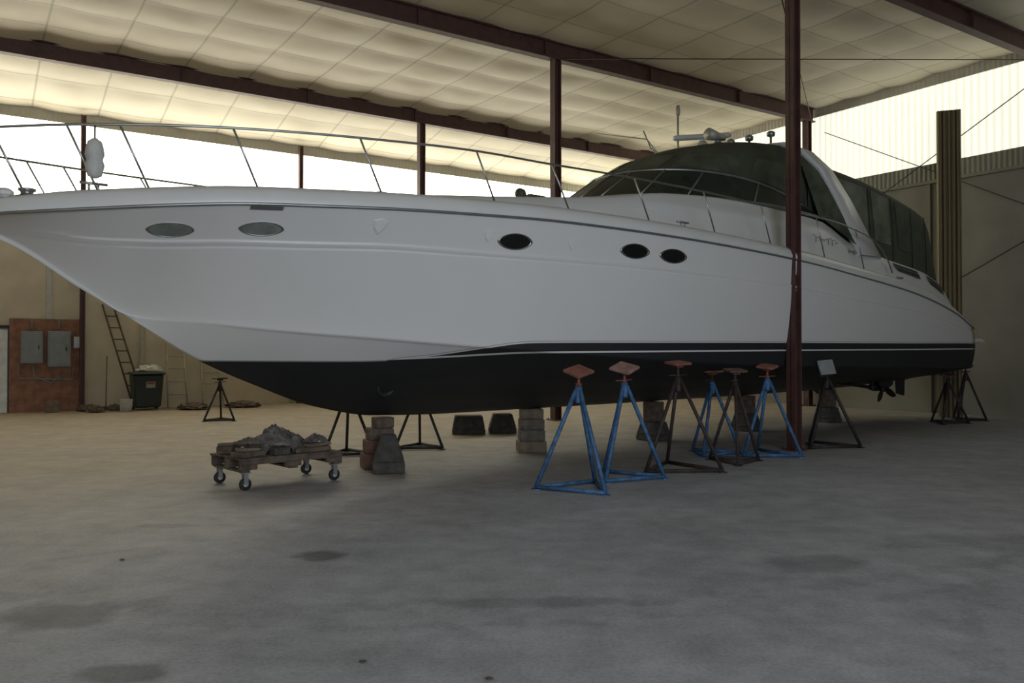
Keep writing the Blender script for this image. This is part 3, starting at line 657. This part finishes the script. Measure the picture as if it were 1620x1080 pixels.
def cloth(name,loc,rz,hx,hy,h,m,label,cat,seed,fold=.03,fr=1.0):
    n=64; rows=[]
    for i in range(n+1):
        y=-1+2*i/n; r=[]
        for j in range(n+1):
            x=-1+2*j/n; wob=.2*noise.noise(Vector((x*2+seed,y*2,0))); rr=math.sqrt(x*x+y*y)+wob
            z=h*max(0,1-rr**1.4*.85)
            z+=fold*(1-abs(noise.noise(Vector((x*3*fr+seed,y*6*fr,1))))*3.5)*(1-.5*min(1,rr))+fold*.7*(1-abs(noise.noise(Vector((x*9*fr,y*5*fr+seed,3))))*3)*(1-.4*min(1,rr))
            sc=1+.25*noise.noise(Vector((x*2,y*2+seed,7)))
            k=1 if max(abs(x),abs(y))<.001 else math.sqrt(x*x+y*y)/max(abs(x),abs(y)); 
            r.append((x*hx*sc/k**.6,y*hy*sc/k**.6,max(.006,z)))
        rows.append(r)
    b=MB(); b.grid(rows); o=b.obj(name,m,loc=loc,rz=rz,label=label,cat=cat)
    md=o.modifiers.new('thick','SOLIDIFY'); md.thickness=.006; return o
cloth('crumpled_tarp',DW(-.0,.06,.352),DZ,.36,.25,.25,'tarp','crumpled brown-grey tarp heaped on the loaded dolly','tarp',3.1,.05)
cloth('folded_rag',DW(-.44,-.2,.482),.3,.15,.09,.05,'concl','pale rag lying on the timber offcuts','rag',8.1,.02)
cloth('folded_rag',DW(.34,-.26,.452),.9,.15,.08,.07,'tarp','dark rag lying on the timber offcuts','rag',5.1,.025)
b=MB(); pts=[]
for i in range(60):
    t=i/59*2*math.pi*3; r=.09+.02*math.sin(t*2.3); pts.append((r*math.cos(t),r*.8*math.sin(t),.01+.02*i/59+.006*math.sin(t*5)))
b.tube(pts,.012,6).obj('rope_coil','rope',loc=DW(-.12,-.29,.45),label='coil of rope lying on the timber offcuts',cat='rope')
# ---------------------------------------------------------------- things by back wall
def wallpt(x,off=.0):
    r=(x-810)/1313; d=(OB-off)/(-r*math.sin(TH)+math.cos(TH)); return Vector((r*d,d,0))
e=empty('electrical_board',wallpt(73,.06),TH,'red-brown plywood board carrying grey electrical boxes','electrical panel')
MB().box((0,0,1.17),(1.6,.03,2.34),bev=.005).obj('backboard','ply',parent=e)
for (x,w,h,z) in ((-.32,.48,.8,1.62),(.28,.52,.9,1.58)):
    o=MB().box((x,-.1,z),(w,.16,h),bev=.012).obj('breaker_box','panelgrey',parent=e)
    MB().box((x,-.19,z),(w*.86,.015,h*.88),bev=.004).obj('breaker_box_door','panelgrey',parent=o)
    MB().box((x+w*.3,-.205,z),(.03,.02,.1)).obj('latch','dark',parent=o)
MB().box((.68,-.07,1.75),(.16,.1,.3),bev=.01).obj('switch_box','conduit',parent=e)
b=MB(); b.tube([(-.6,-.05,1.2),(-.6,-.05,.85),(.6,-.05,.8),(.6,-.05,1.1)],.02,6).tube([(-.3,-.05,1.2),(-.25,-.05,.9),(.1,-.07,.72),(.4,-.05,.95)],.018,6).tube([(-.32,-.06,2.05),(-.32,-.06,2.33)],.02,6).tube([(.28,-.06,2.05),(.28,-.06,2.33)],.02,6); b.obj('conduit','panelgrey',parent=e)
e=empty('trash_bin',wallpt(232,.72),TH,'near-black green wheeled trash bin with white bag on top','trash bin')
MB().box((0,0,.50),(.62,.56,.86),taper=1.2,bev=.04).obj('bin_body','bin',parent=e)
MB().box((0,0,.95),(.82,.76,.07),bev=.03).obj('rim','bin',parent=e)
MB().box((.05,-.335,.66),(.22,.01,.16),R=Matrix.Rotation(.1,3,'X')).obj('sticker','sticker',parent=e)
MB().box((.05,-.345,.70),(.18,.01,.05),R=Matrix.Rotation(.1,3,'X')).obj('sticker_band','stickerr',parent=e)
for sx in (-1,1): MB().lathe([(.08,-.03),(.09,0),(.08,.03)],(sx*.28,.2,.09),axis=(1,0,0),n=16).obj('wheel','rubber',parent=e)
wb=blob('plastic_bag',wallpt(236,.72)+Vector((0,0,1.02)),(.30,.24,.14),'bag','crumpled white plastic bag on the trash bin','bag',1.3)
def ladder(x,off,h,w,label,m='alu',dx=0):
    e=empty('ladder',wallpt(x,off),TH,label,'ladder','ladders at the back wall')
    for sx in (-1,1): MB().tube([(sx*w/2,0,.02),(sx*w/2*.85+dx,off-.06,h)],.025,6).obj('rail',m,parent=e)
    n=int(h/.3)
    for i in range(1,n):
        t=i/n; MB().tube([(-w/2*(1-.15*t)+dx*t,(off-.06)*t,.02+(h-.02)*t),(w/2*(1-.15*t)+dx*t,(off-.06)*t,.02+(h-.02)*t)],.018,6).obj('rung',m,parent=e)
ladder(282,.5,1.75,.5,'pale aluminium ladder leaning on the back wall')
ladder(338,.45,1.25,.55,'short pale aluminium ladder leaning on the back wall')
ladder(222,.34,2.75,.3,'dark ladder leaning sideways on the back wall','wood',-.75)
e=empty('push_broom',wallpt(168,.3),TH,'broom with thin handle leaning on the back wall','broom')
MB().tube([(0,0,.06),(.05,.22,1.4)],.014,6).obj('handle','wood2',parent=e)
MB().box((0,0,.05),(.4,.08,.1),taper=.8,bev=.01).obj('brush','dark',parent=e)
MB().lathe([(.13,0),(.16,.3),(.17,.31)],wallpt(200,1.2),n=20).obj('bucket','bag',label='small white plastic bucket on the floor by the bin',cat='bucket')
MB().box((0,0,.14),(.3,.24,.28),bev=.01).obj('cardboard_box','wood2',loc=wallpt(84,.5),rz=TH,label='small tan cardboard box below the electrical board',cat='box')
for (x,off,s,sd) in ((138,.5,.22,1),(152,1.15,.2,2),(182,.7,.18,5),(306,1.3,.4,7),(385,1.1,.45,9)):
    blob('debris_heap',wallpt(x,off)+Vector((0,0,.03)),(s,s*.7,.14),'wood','low heap of dusty debris along the back wall','debris',sd)
MB().box((0,0,1.03),(.9,.05,2.06),bev=.01).obj('door_1','doorm',loc=wallpt(-22,.04),rz=TH,kind='structure')
b=MB(); b.box((-.5,0,1.05),(.08,.08,2.1)).box((.5,0,1.05),(.08,.08,2.1)).box((0,0,2.13),(1.08,.08,.08)); b.obj('trim_20','dark',loc=wallpt(-22,.03),rz=TH,kind='structure')
for (x,y,dd) in ((575,1045,1),(195,885,1),(775,1072,2)):
    d=1970/(y-557.); blob('dry_leaf',Vector(((x-810)/1313*d,d,.005)),(.016,.012,.006),'wood','small dry brown leaf on the concrete floor','leaf',x*.1,amp=.6)
# ---------------------------------------------------------------- lights
w=bpy.data.worlds.new('World'); S.world=w; w.use_nodes=True
bg=w.node_tree.nodes['Background']; bg.inputs[0].default_value=(.76,.86,1,1); bg.inputs[1].default_value=.8
def area(name,loc,target,sx,sy,en,col):
    l=bpy.data.lights.new(name,'AREA'); l.shape='RECTANGLE'; l.size=sx; l.size_y=sy; l.energy=en; l.color=col
    o=bpy.data.objects.new(name,l); COL.objects.link(o); o.location=loc; d=Vector(target)-Vector(loc); o.rotation_euler=d.to_track_quat('-Z','Y').to_euler(); return o
area('door_daylight',W(-.2,-8.0,3.6),W(.2,0,0.3),8.6,4.0,800,(.82,.90,1))
cam=bpy.data.cameras.new('Camera'); co=bpy.data.objects.new('Camera',cam); COL.objects.link(co)
cam.sensor_width=36; cam.lens=29.18; cam.clip_end=200
co.location=(0,0,1.5); co.rotation_euler=(math.radians(90.74),0,0); S.camera=co
